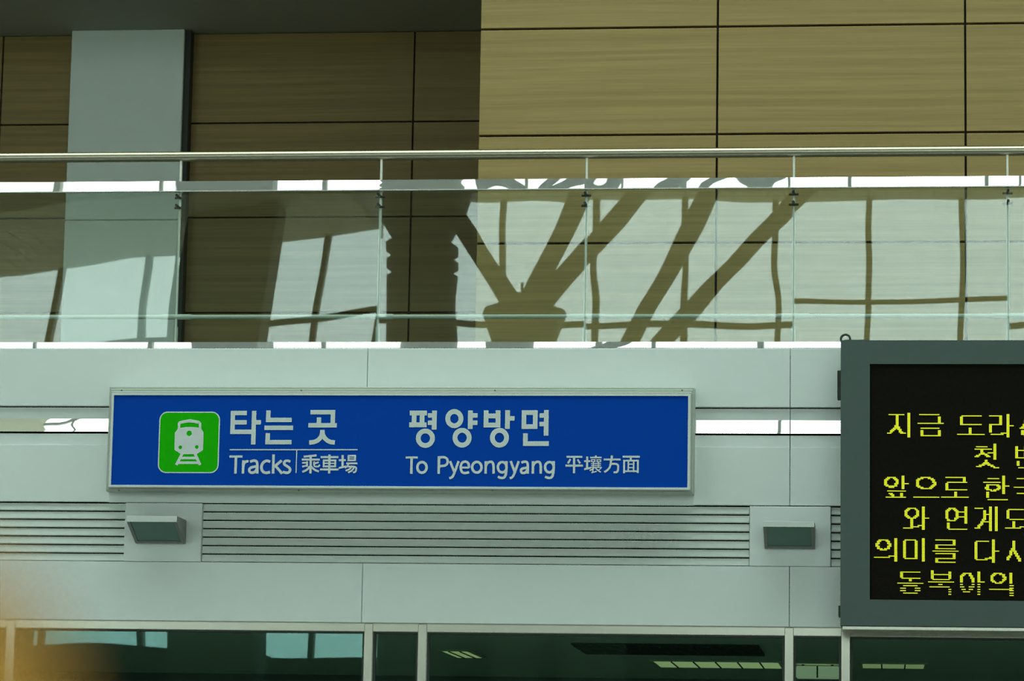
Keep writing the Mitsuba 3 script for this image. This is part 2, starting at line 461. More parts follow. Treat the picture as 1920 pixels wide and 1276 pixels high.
# hills outside
hv = []
HX = np.linspace(-420, 420, 80)
prof = 6 + 16 * meshkit.fbm(np.stack([HX * 0.012 + 9, HX * 0, HX * 0], -1), 4, 3)
ridge = []
v, f = [], []
for i, x in enumerate(HX):
    v += [[x, -330, -2], [x, -400, prof[i]], [x, -480, -2]]
for i in range(len(HX) - 1):
    a = 3 * i
    for q in (0, 1):
        f += [[a + q, a + q + 1, a + q + 4], [a + q, a + q + 4, a + q + 3]]
hm = trimesh.Trimesh(v, f, process=False)
add('hill', hm, 'm_hill', kind='structure', label='low wooded ridge beyond the glazed front')

# dark pier, ringed column and branching columns near the glazed front
YC = -27.0
a, b = refl(338, 560, YC)[0], refl(511, 560, YC)[0]
pier = thing('concrete_pier', 'broad dark pier mirrored in the second glass pane from the left', 'column')
add('shaft', box(a, b, YC - 0.4, YC + 0.4, 0, z_soffit_l - 0.02, 0.02), 'm_dark_concrete', pier)

cx = float(refl(789, 560, YC)[0]); r0 = float(refl(854, 560, YC)[0] - refl(724, 560, YC)[0]) / 2


def zr(py, px=790): return float(refl(px, py, YC)[2])


zg = [zr(456), zr(486), zr(512)]
prof = [(0.0, 0.0), (r0, 0.0), (r0, zg[2] - 0.055), (r0 - 0.085, zg[2]), (r0, zg[2] + 0.055), (r0, zg[1] - 0.055), (r0 - 0.085, zg[1]), (r0, zg[1] + 0.055),
        (r0, zg[0] - 0.055), (r0 - 0.10, zg[0] + 0.02), (r0 + 0.14, zr(400)), (r0 + 0.34, zr(330)), (0.0, zr(330))]
rc = thing('ringed_column', 'thick round column with grooved neck mirrored in the third glass pane', 'column')
cm = lathe(prof, cx, YC)
add('shaft', cm, 'm_tree', rc, smooth=35)


def limb(name, parent, p0, p1, w):
    a, b = refl(*p0, YC), refl(*p1, YC)
    a[1] += 0.0
    return add(name, tube(a, b + np.array([0, 0.6, 0]), w / 2, 24), 'm_tree', parent, smooth=35)


s_px = FPX / 45.6
tw = 39.5 / s_px
limb('branch', rc, (820, 400), (660, 60), tw)
limb('branch', rc, (790, 400), (905, 40), tw)

bc = thing('branching_column', 'tree-like column with flared bowl capital mirrored in the middle glass pane', 'column')
bx = float(refl(983, 600, YC)[0]); rb = float(refl(1062, 590, YC)[0] - refl(904, 590, YC)[0]) / 2
rlow = rb * 0.80
pr = [(0, 0), (rlow * 0.92, 0), (rlow * 0.92, zr(760, 983)), (rlow, zr(638, 983)), (rb, zr(588, 983)), (rb * 0.96, zr(580, 983)), (rb * 0.6, zr(571, 983)), (0, zr(571, 983))]
add('capital', lathe(pr, bx, YC), 'm_tree', bc, smooth=30)
limb('branch', bc, (970, 585), (752, 240), tw)
limb('branch', bc, (985, 585), (1172, 210), tw)
limb('branch', bc, (1000, 585), (1400, 145), tw)
pin = refl(980, 560, YC); 
add('finial', tube(pin, pin + np.array([0, 0, 0.22]), 0.02, 10), 'm_tree', bc)
add('hub', lathe([(0, zr(600, 983)), (rb * 0.62, zr(600, 983)), (rb * 0.5, zr(556, 983)), (0, zr(553, 983))], bx, YC, 32), 'm_tree', bc, smooth=40)

fc = thing('forked_column', 'second tree-like column with two raking branches mirrored in the fourth glass pane', 'column')
fx = float(refl(1122, 770, YC)[0])
add('capital', lathe([(0, 0), (rlow * 0.92, 0), (rlow, zr(830, 1122)), (rb, zr(785, 1122)), (rb * 0.6, zr(768, 1122)), (0, zr(766, 1122))], fx, YC), 'm_tree', fc, smooth=30)
limb('branch', fc, (1110, 775), (1450, 157), tw * 0.95)
limb('branch', fc, (1120, 775), (1650, 215), tw * 0.84)

# low buildings just inside the glazed front (mirrored in the lower glass)
bt = thing('ticket_booth', 'dark low booth inside the glazed front, mirrored in the lower left windows', 'booth')
YB = -28.5


def zlow(py): return float(refl(900, py, YB)[2])


ba, bb = refl(60, 1230, YB)[0], refl(486, 1230, YB)[0]
add('body', box(ba, bb, YB - 1.0, YB + 0.8, 0, zlow(1226)), 'm_booth', bt)
for q in (118, 183, 204, 300, 390):
    xq = refl(q, 1250, YB + 0.8)[0]
    add('post', box(xq - 0.02, xq + 0.02, YB + 0.8, YB + 0.83, 0, zlow(1228)), 'm_booth_frame', bt)
add('top_rail', box(ba, bb, YB + 0.8, YB + 0.84, zlow(1231), zlow(1226)), 'm_booth_frame', bt)
bt = thing('entrance_lobby', 'dark entrance lobby box inside the glazed front, mirrored in the lower right windows', 'lobby')
ba, bb = refl(764, 1230, YB)[0], refl(2500, 1230, YB)[0]
add('body', box(ba, bb, YB - 1.2, YB + 0.8, 0, zlow(1140)), 'm_booth', bt)
bt = thing('kiosk', 'tall dark kiosk inside the glazed front, mirrored at the left end of the lower windows', 'booth')
add('body', box(refl(-60, 1230, YB)[0], refl(99, 1230, YB)[0], YB + 0.85, YB + 1.8, 0, zlow(1150)), 'm_booth', bt)
lw = thing('counter_wall', 'low dark counter wall behind the ticket booth', 'wall')
add('body', box(refl(486, 1230, YB)[0] + 0.01, refl(764, 1230, YB)[0] - 0.01, YB - 0.6, YB + 0.4, 0, zlow(1238)), 'm_booth', lw)

# ================================================================== glass railing
rail = thing('glass_railing', 'glass railing with mirror-polished flat rail and round steel handrail along the upper gallery', 'railing')
RX0, RX1 = FL, FR
zb0, zb1 = Z(900, 354.5, 0.03), Z(900, 336.5, 0.03)          # flat rail
zt0, zt1 = z_top, Z(900, 641.5, 0.02)                        # bottom trim
posts_px = [-424, -45, 333.5, 711, 1098, 1488, 1890, 2290, 2690]
YPOST = 0.15
pxs = [X(p, 500, YPOST) for p in posts_px]
pxs = [pxs[0] - 1.17] + pxs
jx = [X(p, 500, GLASS_Y) for p in posts_px]
#        tilt about x, tilt about z, twist, curv xx, curv zz   (metres and radians)
PANES = {
    0: (0.0062, 0.0, -0.0046, 0.0004, 0.0),
    1: (0.0, 0.0, -0.0058, 0.0006, 0.0),
    2: (0.0, 0.0, 0.0006, 0.0, 0.0003),
    3: (0.0002, 0.0, 0.0002, 0.0, 0.0),
    4: (-0.0037, 0.0, -0.0004, 0.0, 0.0055),
    5: (0.0, 0.0, 0.0, 0.0, 0.0),
}
for i in range(len(jx) - 1):
    ta, tz, tw_, cxx, czz = PANES.get(i - 1, PANES[5])
    wv = wavy(0.0006, 29 + i, 1.6, 2.2)
    m = sheet(jx[i] + 0.004, jx[i + 1] - 0.004, zt0 + 0.004, zb0 + 0.03, GLASS_Y,
              lambda u, v, ta=ta, tz=tz, tw_=tw_, cxx=cxx, czz=czz, wv=wv: ta * v + tz * u + tw_ * u * v + cxx * u * u + czz * v * v + wv(u, v), 36, 30)
    add('pane', m, 'm_rail_glass', rail, smooth=True)


def flat_bar(name, zlo, zhi, y, tilt, amp, label, seed):
    for i in range(len(pxs) - 1):
        a, b = pxs[i], pxs[i + 1]
        m = sheet(a + 0.0008, b - 0.0008, zlo, zhi, y, lambda u, v: wavy(amp, seed + i, 1.6, 2.0)(u, v) + tilt * v, 80, 8)
        add(name, m, 'm_mirror', rail, smooth=True, label=label if i == 3 else None)
    add(name + '_core', box(pxs[0], pxs[-1], y + 0.006, y + 0.022, zlo + 0.0, zhi - 0.0, 0.001), 'm_steel', rail)


flat_bar('flat_rail', zb0, zb1, 0.020, -0.020, 0.010, 'mirror-polished flat steel rail', 70)
add('rail_lip', box(pxs[0], pxs[-1], 0.018, 0.04, zb0 - 0.006, zb0 - 0.001), 'm_steel', rail)
flat_bar('bottom_trim', zt0, zt1, 0.004, -0.012, 0.010, 'mirror-polished bottom trim', 90)
zhr = Z(960, 289, YPOST)
add('handrail', tube((pxs[0], YPOST, zhr), (pxs[-1], YPOST, zhr), 0.030, 32), 'm_tube', rail, smooth=40, label='round brushed steel handrail')
zmr = Z(960, 593, YPOST)
add('mid_rail', tube((pxs[0], YPOST, zmr), (pxs[-1], YPOST, zmr), 0.0125, 20), 'm_post', rail, smooth=40, label='thin round steel rail behind the glass')
for x in pxs:
    p = add('post', tube((x, YPOST, z_fl), (x, YPOST, zb0 - 0.02), 0.009, 16), 'm_post', rail, smooth=40)
    add('sleeve', tube((x - 0.09, YPOST, zmr), (x + 0.09, YPOST, zmr), 0.016, 18), 'm_post', p, smooth=40)
    add('shoe', tube((x, YPOST, z_fl), (x, YPOST, zmr - 0.06), 0.014, 16), 'm_post', p, smooth=40)
    for zc in (Z(960, 368, YPOST), Z(960, 387, YPOST)):
        add('clamp', cat([tube((x - 0.028, YPOST - 0.012, zc), (x + 0.028, YPOST - 0.012, zc), 0.007, 12), tube((x, YPOST - 0.10, zc), (x, YPOST + 0.012, zc), 0.008, 12)]), 'm_bracket', p, label=None)
    add('bar_stem', box(x - 0.006, x + 0.006, YPOST - 0.012, YPOST + 0.012, zb0 - 0.03, zhr - 0.02), 'm_post', p)
    add('bar_bracket', box(x - 0.012, x + 0.012, 0.042, YPOST + 0.01, zb0 + 0.012, zb0 + 0.03), 'm_post', p)

# ================================================================== the blue direction sign
YS = -0.20
sign = thing('direction_sign', 'long blue direction sign with green train pictogram and white Korean lettering on the gallery front', 'sign')


def srect(l, t, r, b, y):
    m = (l + r) / 2, (t + b) / 2
    return X(l, m[1], y), X(r, m[1], y), Z(m[0], b, y), Z(m[0], t, y)


def ring(outer, inner, y0, y1, key, mat, parent, c=0.0):
    a, b = outer, inner
    poly = Polygon([(a[0], a[2]), (a[1], a[2]), (a[1], a[3]), (a[0], a[3])], [[(b[0], b[2]), (b[1], b[2]), (b[1], b[3]), (b[0], b[3])]])
    return add(key, prism(poly, 'y', y0, y1), mat, parent)


o1 = srect(203.5, 726, 1302.5, 924, -0.06)
o2 = srect(203.5, 729.5, 1299, 921, -0.15)
o3 = srect(205, 733.5, 1296, 917, -0.18)
o4 = srect(206.5, 737, 1294, 915, YS)
o5 = srect(210.5, 741, 1289.5, 911, YS)
mb = srect(203, 900, 1301.5, 946, -0.012)
add('mounting_board', box(mb[0], mb[1], -0.012, 0.02, z5 + 0.002, o1[3] - 0.05, 0.002), 'm_panel', sign)
add('casing', box(o1[0], o1[1], -0.08, -0.012, o1[2], o1[3], 0.003), 'm_sign_alu', sign)
add('frame', box(o2[0], o2[1], -0.15, -0.08, o2[2], o2[3], 0.003), 'm_sign_alu', sign)
add('frame_step', box(o3[0], o3[1], -0.18, -0.15, o3[2], o3[3], 0.003), 'm_sign_alu', sign)
ring(o4, o5, YS, -0.18, 'border', 'm_sign_border', sign)
YF = YS + 0.008
face = add('face', box(o5[0], o5[1], YF, -0.1805, o5[2], o5[3]), 'm_sign_blue', sign, label='royal blue sign face')
for q in (228, 565, 928, 1279):
    for (yy, zpx) in ((-0.165, 731.5), (-0.165, 919)):
        p = at(q if zpx < 800 else q - 5, zpx, -0.152)
        add('screw', tube((p[0], -0.150, p[2]), (p[0], -0.1545, p[2]), 0.004, 10), 'm_screw', sign)

SPX = FPX / DIST * 1.008        # pixels per metre on the sign


def chaikin(pts, n=2):
    pts = np.array(pts, float)
    for _ in range(n):
        q = [pts[0]]
        for a, b in zip(pts[:-1], pts[1:]):
            q += [a * 0.75 + b * 0.25, a * 0.25 + b * 0.75]
        q.append(pts[-1]); pts = np.array(q)
    return pts


def mapper(ox, oy, sc, y):
    def f(pts):
        return [tuple(at(ox + a / sc, oy + b / sc, y)[[0, 2]]) for a, b in pts]
    return f


def stroke(f, pts, th, sc, curve=False, closed=False, cap='flat'):
    p = chaikin(pts) if curve else pts
    p = f(p)
    w = th / sc / SPX
    if closed: 
        ls = LineString(list(p) + [p[0], p[1]])
    else: ls = LineString(p)
    return ls.buffer(w / 2, cap_style=cap, join_style='round' if curve else 'mitre', quad_segs=6)


def oval(f, cx_, cy_, rx_, ry_, th, sc):
    t = np.linspace(0, 2 * math.pi, 41)
    pts = [(cx_ + rx_ * math.cos(a), cy_ + ry_ * math.sin(a)) for a in t]
    ls = LineString(f(pts))
    return ls.buffer(th / sc / SPX / 2, cap_style='flat', join_style='round')


def emit_glyph(shapes, name, parent, y0, y1, mat):
    u = unary_union(shapes)
    geoms = [g_ for g_ in getattr(u, 'geoms', [u]) if g_.area > 1e-9]
    m = cat([prism(g_, 'y', y0, y1) for g_ in geoms])
    return add(name, m, mat, parent)


YG0, YG1 = YF - 0.0025, YF + 0.0005


def glyph(panel, th, *strokes):
    ox, oy, sc = panel
    f = mapper(ox, oy, sc, YF)
    out = []
    for s in strokes:
        kind = s[0]
        if kind == 'o': out.append(oval(f, s[1], s[2], s[3], s[4], s[5] if len(s) > 5 else th, sc))
        else:
            t = th
            pts = list(s[1:])
            if isinstance(pts[-1], (int, float)): t = pts.pop()
            out.append(stroke(f, pts, t, sc, curve=(kind == 'c'), closed=(kind == 'b')))
    return emit_glyph(out, 'character', face, YG0, YG1, 'm_sign_white')


A_ = (420, 755, 7.3846); B_ = (755, 755, 6.6207); C_ = (1050, 840, 12.0); D_ = (290, 760, 9.4538); E_ = (555, 840, 15.36)
# Korean: the first word pair
glyph(A_, 62, ('l', (318, 140), (125, 140), (117, 400), (405, 400)), ('l', (125, 268), (315, 268)), ('l', (418, 110), (405, 576)), ('l', (418, 268), (512, 268)))
glyph(A_, 62, ('l', (617, 103), (612, 236), (938, 236)), ('l', (560, 345), (957, 345)), ('l', (608, 418), (603, 543), (935, 543)))
glyph(A_, 62, ('l', (1197, 128), (1510, 128), (1505, 300)), ('l', (1316, 200), (1314, 310)), ('l', (1167, 310), (1562, 310)),
      ('c', (1362, 375), (1358, 450), (1310, 515), (1240, 545), (1180, 548)), ('c', (1362, 375), (1368, 450), (1415, 512), (1475, 543), (1535, 548)))
glyph(A_, 16, ('l', (80, 648), (1850, 648)), ('l', (1008, 650), (998, 970), 14))
# Latin
glyph(A_, 36, ('l', (75, 742), (257, 742), 30), ('l', (167, 742), (158, 978)))
glyph(A_, 36, ('l', (270, 795), (262, 978)), ('c', (266, 890), (276, 835), (310, 806), (340, 810)))
glyph(A_, 36, ('c', (362, 815), (410, 795), (455, 805), (464, 860), (460, 978)), ('c', (462, 878), (400, 885), (352, 905), (350, 950), (390, 972), (435, 950), (460, 905)))
glyph(A_, 38, ('c', (640, 815), (590, 795), (535, 830), (515, 885), (530, 950), (585, 972), (638, 955)))
glyph(A_, 36, ('l', (687, 713), (680, 978)), ('l', (800, 796), (696, 884)), ('l', (712, 868), (806, 980)))
glyph(A_, 36, ('c', (920, 812), (880, 797), (838, 808), (830, 850), (880, 880), (918, 905), (912, 955), (865, 972), (812, 952)))
# Han characters
glyph(E_, 60, ('l', (220, 242), (595, 205)), ('l', (422, 225), (425, 400), (415, 725), 66), ('l', (168, 325), (682, 325)), ('l', (320, 375), (318, 535), 54), ('l', (180, 420), (330, 415), 50),
      ('l', (178, 530), (330, 490), 50), ('c', (522, 375), (522, 515), (570, 528), (650, 528), (685, 470), 50), ('l', (530, 440), (655, 400), 50), ('c', (405, 520), (320, 625), (182, 680)), ('c', (430, 520), (530, 620), (660, 670)))
glyph(E_, 58, ('l', (708, 255), (1222, 255)), ('l', (968, 182), (955, 725), 66), ('b', (802, 350), (1135, 350), (1130, 520), (798, 520), 54), ('l', (800, 432), (1130, 432), 36), ('l', (693, 610), (1225, 610)))
glyph(E_, 56, ('l', (1345, 195), (1340, 560), 66), ('l', (1235, 345), (1435, 340)), ('l', (1235, 568), (1442, 520)), ('b', (1515, 215), (1705, 215), (1700, 345), (1512, 345), 52), ('l', (1515, 280), (1705, 280), 28),
      ('l', (1445, 435), (1772, 435), 54), ('c', (1520, 440), (1480, 520), (1405, 565), 50), ('c', (1490, 527), (1738, 527), (1732, 640), (1700, 690), (1640, 692), 52), ('c', (1600, 530), (1550, 600), (1430, 645), 50), ('c', (1680, 540), (1620, 640), (1500, 700), 50))
# Korean: the second pair
glyph(B_, 60, ('l', (88, 125), (302, 125)), ('l', (82, 272), (298, 272)), ('l', (145, 125), (140, 272)), ('l', (243, 125), (240, 272)), ('l', (396, 95), (391, 332)), ('l', (315, 155), (395, 155), 56), ('l', (313, 246), (392, 246), 56), ('o', 282, 438, 88, 90))
glyph(B_, 60, ('o', 642, 195, 82, 88), ('l', (842, 93), (838, 325)), ('l', (842, 155), (931, 155), 56), ('l', (840, 246), (929, 246), 56), ('o', 738, 432, 88, 92))
glyph(B_, 60, ('l', (1037, 92), (1035, 305)), ('l', (1185, 92), (1183, 305)), ('l', (1037, 162), (1185, 162)), ('l', (1035, 275), (1183, 275)), ('l', (1303, 90), (1300, 323)), ('l', (1303, 192), (1391, 192), 56), ('o', 1202, 432, 88, 92))
glyph(B_, 58, ('b', (1507, 120), (1648, 120), (1645, 294), (1505, 294)), ('l', (1784, 88), (1780, 406)), ('l', (1700, 157), (1783, 157), 56), ('l', (1699, 262), (1782, 262), 56), ('l', (1525, 377), (1523, 505), (1815, 505)))
# Latin
glyph(B_, 32, ('l', (38, 677), (188, 677), 26), ('l', (112, 677), (107, 880)))
glyph(B_, 32, ('o', 240, 800, 57, 66))
glyph(B_, 32, ('l', (452, 662), (447, 880)), ('c', (450, 677), (520, 672), (558, 695), (558, 755), (520, 783), (450, 782), 30))
glyph(B_, 30, ('l', (588, 722), (647, 872)), ('c', (695, 722), (640, 875), (615, 925), (578, 934)))
glyph(B_, 30, ('c', (722, 803), (826, 803), 24), ('c', (824, 806), (820, 745), (775, 722), (730, 745), (718, 805), (735, 865), (785, 872), (825, 858)))
glyph(B_, 32, ('o', 921, 798, 58, 66))
for dx in (0, 586):
    glyph(B_, 31, ('l', (1032 + dx, 722), (1030 + dx, 878)), ('c', (1032 + dx, 785), (1055 + dx, 738), (1110 + dx, 725), (1130 + dx, 770), (1127 + dx, 878)))
    glyph(B_, 31, ('o', 1236 + dx, 798, 54, 64), ('c', (1290 + dx, 722), (1286 + dx, 880), (1262 + dx, 930), (1215 + dx, 932), (1183 + dx, 914)))
    if dx == 0:
        glyph(B_, 30, ('l', (1342, 722), (1396, 872)), ('c', (1441, 722), (1388, 875), (1362, 925), (1330, 934)))
        glyph(B_, 31, ('c', (1474, 742), (1510, 726), (1550, 735), (1555, 790), (1552, 878)), ('c', (1552, 803), (1500, 810), (1468, 825), (1470, 862), (1505, 874), (1535, 855), (1552, 825)))
# Han characters
glyph(C_, 46, ('l', (145, 193), (503, 193)), ('l', (318, 193), (315, 560), 50), ('l', (123, 390), (517, 390)), ('l', (235, 243), (178, 343), 44), ('l', (395, 252), (452, 340), 44))
glyph(C_, 40, ('l', (613, 185), (610, 460), 48), ('l', (543, 290), (682, 290)), ('l', (545, 472), (695, 438), 44), ('l', (808, 162), (808, 210)), ('l', (680, 208), (938, 208), 34),
      ('b', (708, 258), (785, 258), (785, 302), (708, 302), 24), ('b', (835, 258), (915, 258), (915, 302), (835, 302), 24), ('l', (695, 345), (928, 345), 20), ('l', (752, 310), (750, 430), 26), ('l', (868, 310), (866, 430), 26),
      ('l', (700, 388), (922, 388), 20), ('l', (690, 430), (942, 430), 24), ('l', (770, 440), (668, 505), 28), ('l', (745, 455), (735, 545), 28), ('l', (705, 550), (828, 518), 28), ('l', (795, 440), (850, 495), (920, 540), 30), ('l', (925, 450), (868, 490), 20))
glyph(C_, 46, ('l', (1165, 163), (1165, 252), 50), ('l', (983, 252), (1366, 252), 42), ('c', (1150, 255), (1135, 400), (1085, 480), (995, 538)), ('c', (1140, 350), (1312, 350), (1308, 490), (1285, 540), (1205, 540)))
glyph(C_, 44, ('l', (1408, 190), (1796, 190)), ('l', (1600, 195), (1585, 275), 44), ('l', (1420, 278), (1772, 278), 38), ('l', (1444, 265), (1440, 562), 44), ('l', (1754, 265), (1750, 556), 44), ('l', (1440, 515), (1750, 515), 38),
      ('l', (1540, 275), (1535, 515), 34), ('l', (1660, 275), (1655, 515), 34), ('l', (1540, 357), (1660, 357), 26), ('l', (1540, 435), (1655, 435), 26))
# pictogram
pc = at(290 + 608 / 9.4538, 760 + 650 / 9.4538, YF)
side = 1102 / 9.4538 / SPX / 2
rr = 150 / 9.4538 / SPX
outer = sbox(pc[0] - side, pc[2] - side, pc[0] + side, pc[2] + side).buffer(-rr).buffer(rr, quad_segs=12)
bw = 22 / 9.4538 / SPX
inner = outer.buffer(-bw)
pg = add('pictogram_border', prism(outer, 'y', YF - 0.0012, YF + 0.0005), 'm_sign_white', face)
add('pictogram_field', prism(inner, 'y', YF - 0.0024, YF + 0.0005), 'm_sign_green', face, label='green rounded square of the train pictogram')
fD = mapper(290, 760, 9.4538, YF)
body = Polygon(fD([(412, 310), (440, 278), (530, 258), (625, 240), (710, 256), (795, 272), (828, 310), (828, 410), (868, 470), (860, 790), (745, 862), (470, 862), (352, 785), (360, 480), (400, 430), (412, 400)]))
win = Polygon(fD([(458, 325), (540, 308), (620, 300), (700, 307), (785, 325), (785, 392), (700, 381), (615, 378), (530, 384), (455, 395)]))
holes = [Point(fD([(a, b)])[0]).buffer(r_ / 9.4538 / SPX, quad_segs=8) for a, b, r_ in ((614, 493, 48), (457, 740, 32), (748, 735, 32))]
train = body.difference(unary_union([win] + holes))
rails = [stroke(fD, [(488, 855), (386, 1054)], 52, 9.4538), stroke(fD, [(718, 855), (806, 1052)], 52, 9.4538), stroke(fD, [(460, 930), (745, 930)], 46, 9.4538), stroke(fD, [(420, 1013), (780, 1013)], 44, 9.4538)]
emit_glyph([train] + rails, 'train_symbol', face, YF - 0.0036, YF - 0.001, 'm_sign_white')

# ================================================================== floodlights on the plates
def floodlight(label, l, r, ytop, ylip, ybot, xback):
    lamp = thing('floodlight', label, 'lamp', 'floodlights in the louvre band')
    y1, y0 = -0.01, -0.26
    xa, xb_ = X(l, ytop, y0), X(r, ytop, y0)
    zt, zl = Z((l + r) / 2, ytop, y0), Z((l + r) / 2, ylip, y0)
    zbk = Z((l + r) / 2, ybot, -0.03)
    t = 0.018
    side_poly = [(y1, zt), (y0, zt), (y0, zl), (-0.03, zbk), (y1, zbk)]
    for (a, b) in ((xa, xa + t), (xb_ - t, xb_)):
        add('cheek', prism(side_poly, 'x', a, b), 'm_lamp_body', lamp)
    add('hood', box(xa + t, xb_ - t, y0 + 0.004, y1, zt - 0.012, zt - 0.001), 'm_lamp_body', lamp)
    add('lip', box(xa, xb_, y0 - 0.006, y0 + 0.001, zl, zt, 0.001), 'm_lamp_lip', lamp, label='pale front lip')
    d = np.array([-0.03 - y0, zbk - zl]); d /= np.linalg.norm(d); nrm = np.array([d[1], -d[0]])   # along the slope; inward normal
    if nrm[0] < 0: nrm = -nrm
    A = np.array([y0, zl]); Bp = np.array([-0.03, zbk])

    def strip(s0, s1, off, th):
        a, b = A + d * s0 + nrm * off, A + d * s1 + nrm * off
        return [tuple(a), tuple(b), tuple(b + nrm * th), tuple(a + nrm * th)]
    L = np.linalg.norm(Bp - A)
    add('glass', prism(strip(0.008, L - 0.018, 0.006, 0.006), 'x', xa + t, xb_ - t), 'm_lamp_glass', lamp, label='dark green front glass')
    add('bottom_frame', prism(strip(L - 0.018, L, 0.0, 0.02), 'x', xa + t, xb_ - t), 'm_lamp_body', lamp)
    add('back_box', box(xa + 0.03, xb_ - 0.03, -0.012, -0.003, zbk + 0.02, zt - 0.02), 'm_lamp_body', lamp)
    return lamp


floodlight('boxy grey floodlight with pale lip below the left end of the blue sign', 238, 332, 967, 978, 1018, 348)
floodlight('boxy grey floodlight with pale lip beside the black display board', 1431, 1527, 977, 987.5, 1028, 1531)

# ================================================================== LED display board
YL = -0.30
led = thing('display_board', 'large dark grey message board with yellow glowing Korean text at the right edge', 'display')
bo = srect(1575.5, 638, 2300, 1174, YL)
bz0 = Z(1700, 1173.0, YL); bz1 = Z(1700, 637.5, YL)
bx0 = X(1576, 900, YL); bx1 = bx0 + 3.2
ix0 = X(1631, 900, YL); iz0 = Z(1760, 1124.5, YL); iz1 = Z(1760, 682.0, YL)
ix1 = bx1 - (ix0 - bx0)
add('casing', box(bx0, bx1, YL + 0.06, -0.06, bz0, bz1, 0.006), 'm_led_case', led)
ring((bx0, bx1, bz0, bz1), (ix0, ix1, iz0, iz1), YL, YL + 0.06, 'bezel', 'm_led_case', led)
screen = add('screen', box(ix0 - 0.005, ix1 + 0.005, YL + 0.012, YL + 0.059, iz0 - 0.005, iz1 + 0.005), 'm_led_black', led, label='black dot matrix screen')
add('underside_cover', box(bx0 + 0.01, bx1 - 0.01, YL + 0.02, -0.03, bz0 - 0.022, bz0 - 0.001, 0.003), 'm_frame_brushed', led)
add('top_plate', box(bx0 + 0.02, X(1630, 634, YL), YL + 0.03, YL + 0.15, bz1 + 0.0005, bz1 + 0.008), 'm_led_case', led)
ec = at(1585, 637, YL)
eye = trimesh.creation.torus(0.026, 0.006, major_sections=28, minor_sections=12)
eye.apply_transform(trimesh.transformations.rotation_matrix(math.pi / 2, (1, 0, 0)))
eye.apply_translation((ec[0], YL + 0.09, bz1 + 0.020))
add('lifting_eye', eye, 'm_bracket', led, smooth=50)
for (t_, b_, w_) in ((695, 746, 0.020), (1135, 1155, 0.012)):
    p = at(1572, (t_ + b_) / 2, YL + 0.1)
    add('latch', box(bx0 - w_, bx0 + 0.0, YL + 0.08, YL + 0.2, Z(1572, b_, YL + 0.1), Z(1572, t_, YL + 0.1), 0.002), 'm_bracket', led)
    add('bracket', box(bx0 + 0.1, bx0 + 0.2, -0.06, -0.001, bz1 - 0.2 if t_ < 800 else bz0 + 0.1, bz1 - 0.1 if t_ < 800 else bz0 + 0.2), 'm_bracket', led)

SC = 10.6333
PXC, PXR = 29.0, 24.6      # dot pitch in the tracing's units


def led_char(ox, oy, strokes):
    cells = set()

    def plot(x, y, wide):
        r_ = int(round(y / PXR))
        if wide:
            c0 = int(round(x / PXC - 1))
            cells.add((r_, c0)); cells.add((r_, c0 + 1))
        else: cells.add((r_, int(math.floor(x / PXC))))
    for s in strokes:
        k = s[0]
        if k == 'h':
            _, y, x0, x1 = s
            for x in np.arange(x0 + 6, x1 - 3, 10): plot(x, y, False)
        elif k == 'v':
            _, x, y0, y1 = s
            for y in np.arange(y0 + 10, y1 - 8, 8): plot(x, y, True)
        elif k == 'd':
            pts = s[1:]
            for (a, b), (c, d) in zip(pts[:-1], pts[1:]):
                n = int(max(abs(a - c), abs(b - d)) / 6) + 2
                for t in np.linspace(0, 1, n): plot(a + (c - a) * t, b + (d - b) * t, True)
        elif k == 'o':
            _, cx_, cy_, rx_, ry_ = s
            for t in np.linspace(0, 2 * math.pi, 160): plot(cx_ + rx_ * math.cos(t), cy_ + ry_ * math.sin(t), True)
    rows = {}
    for r_, c_ in cells: rows.setdefault(r_, []).append(c_)
    ms = []
    e = 0.06
    for r_, cs in rows.items():
        cs = sorted(cs); st = cs[0]; pv = cs[0]
        for c_ in cs[1:] + [10 ** 6]:
            if c_ != pv + 1:
                xa, za = at(ox + st * PXC / SC, oy + (r_ - 0.5) * PXR / SC, YL)[[0, 2]]
                xb_, zb_ = at(ox + (pv + 1) * PXC / SC, oy + (r_ + 0.5) * PXR / SC, YL)[[0, 2]]
                zc = (za + zb_) / 2; hh = abs(za - zb_) * 0.42
                ms.append(box(xa, xb_, YL + 0.006, YL + 0.0125, zc - hh, zc + hh))
                st = c_
            pv = c_
    m = cat(ms)
    key = add('character', m, 'm_led_on', screen)
    scene[key]['emitter'] = {'type': 'area', 'radiance': rgb(LED * 0.88, LED * 0.98, LED * 0.012), 'sampling_weight': 0.02}


h, v_, d_, o = 'h', 'v', 'd', 'o'
L1 = (1625, 765); L2 = (1770, 765); L3 = (1625, 885); L4 = (1770, 885); L5 = (1625, 1000); L6 = (1770, 1000)
led_char(*L1, [(h, 135, 440, 745), (v_, 597, 140, 330), (d_, (597, 325), (565, 400), (490, 468), (445, 500)), (d_, (600, 330), (650, 420), (690, 478), (745, 500)), (v_, 845, 97, 565)])
led_char(*L1, [(h, 135, 1065, 1440), (v_, 1445, 150, 290), (h, 305, 1010, 1525), (h, 405, 1090, 1440), (v_, 1095, 425, 545), (v_, 1445, 425, 545), (h, 552, 1070, 1450)])
led_char(*L2, [(h, 140, 350, 735), (v_, 355, 155, 320), (h, 332, 350, 735), (v_, 532, 375, 520), (h, 528, 280, 790)])
led_char(*L2, [(h, 142, 905, 1160), (v_, 1140, 150, 300), (h, 312, 915, 1140), (v_, 938, 330, 485), (h, 510, 945, 1165), (h, 487, 1140, 1240), (v_, 1290, 105, 575), (h, 335, 1310, 1390)])
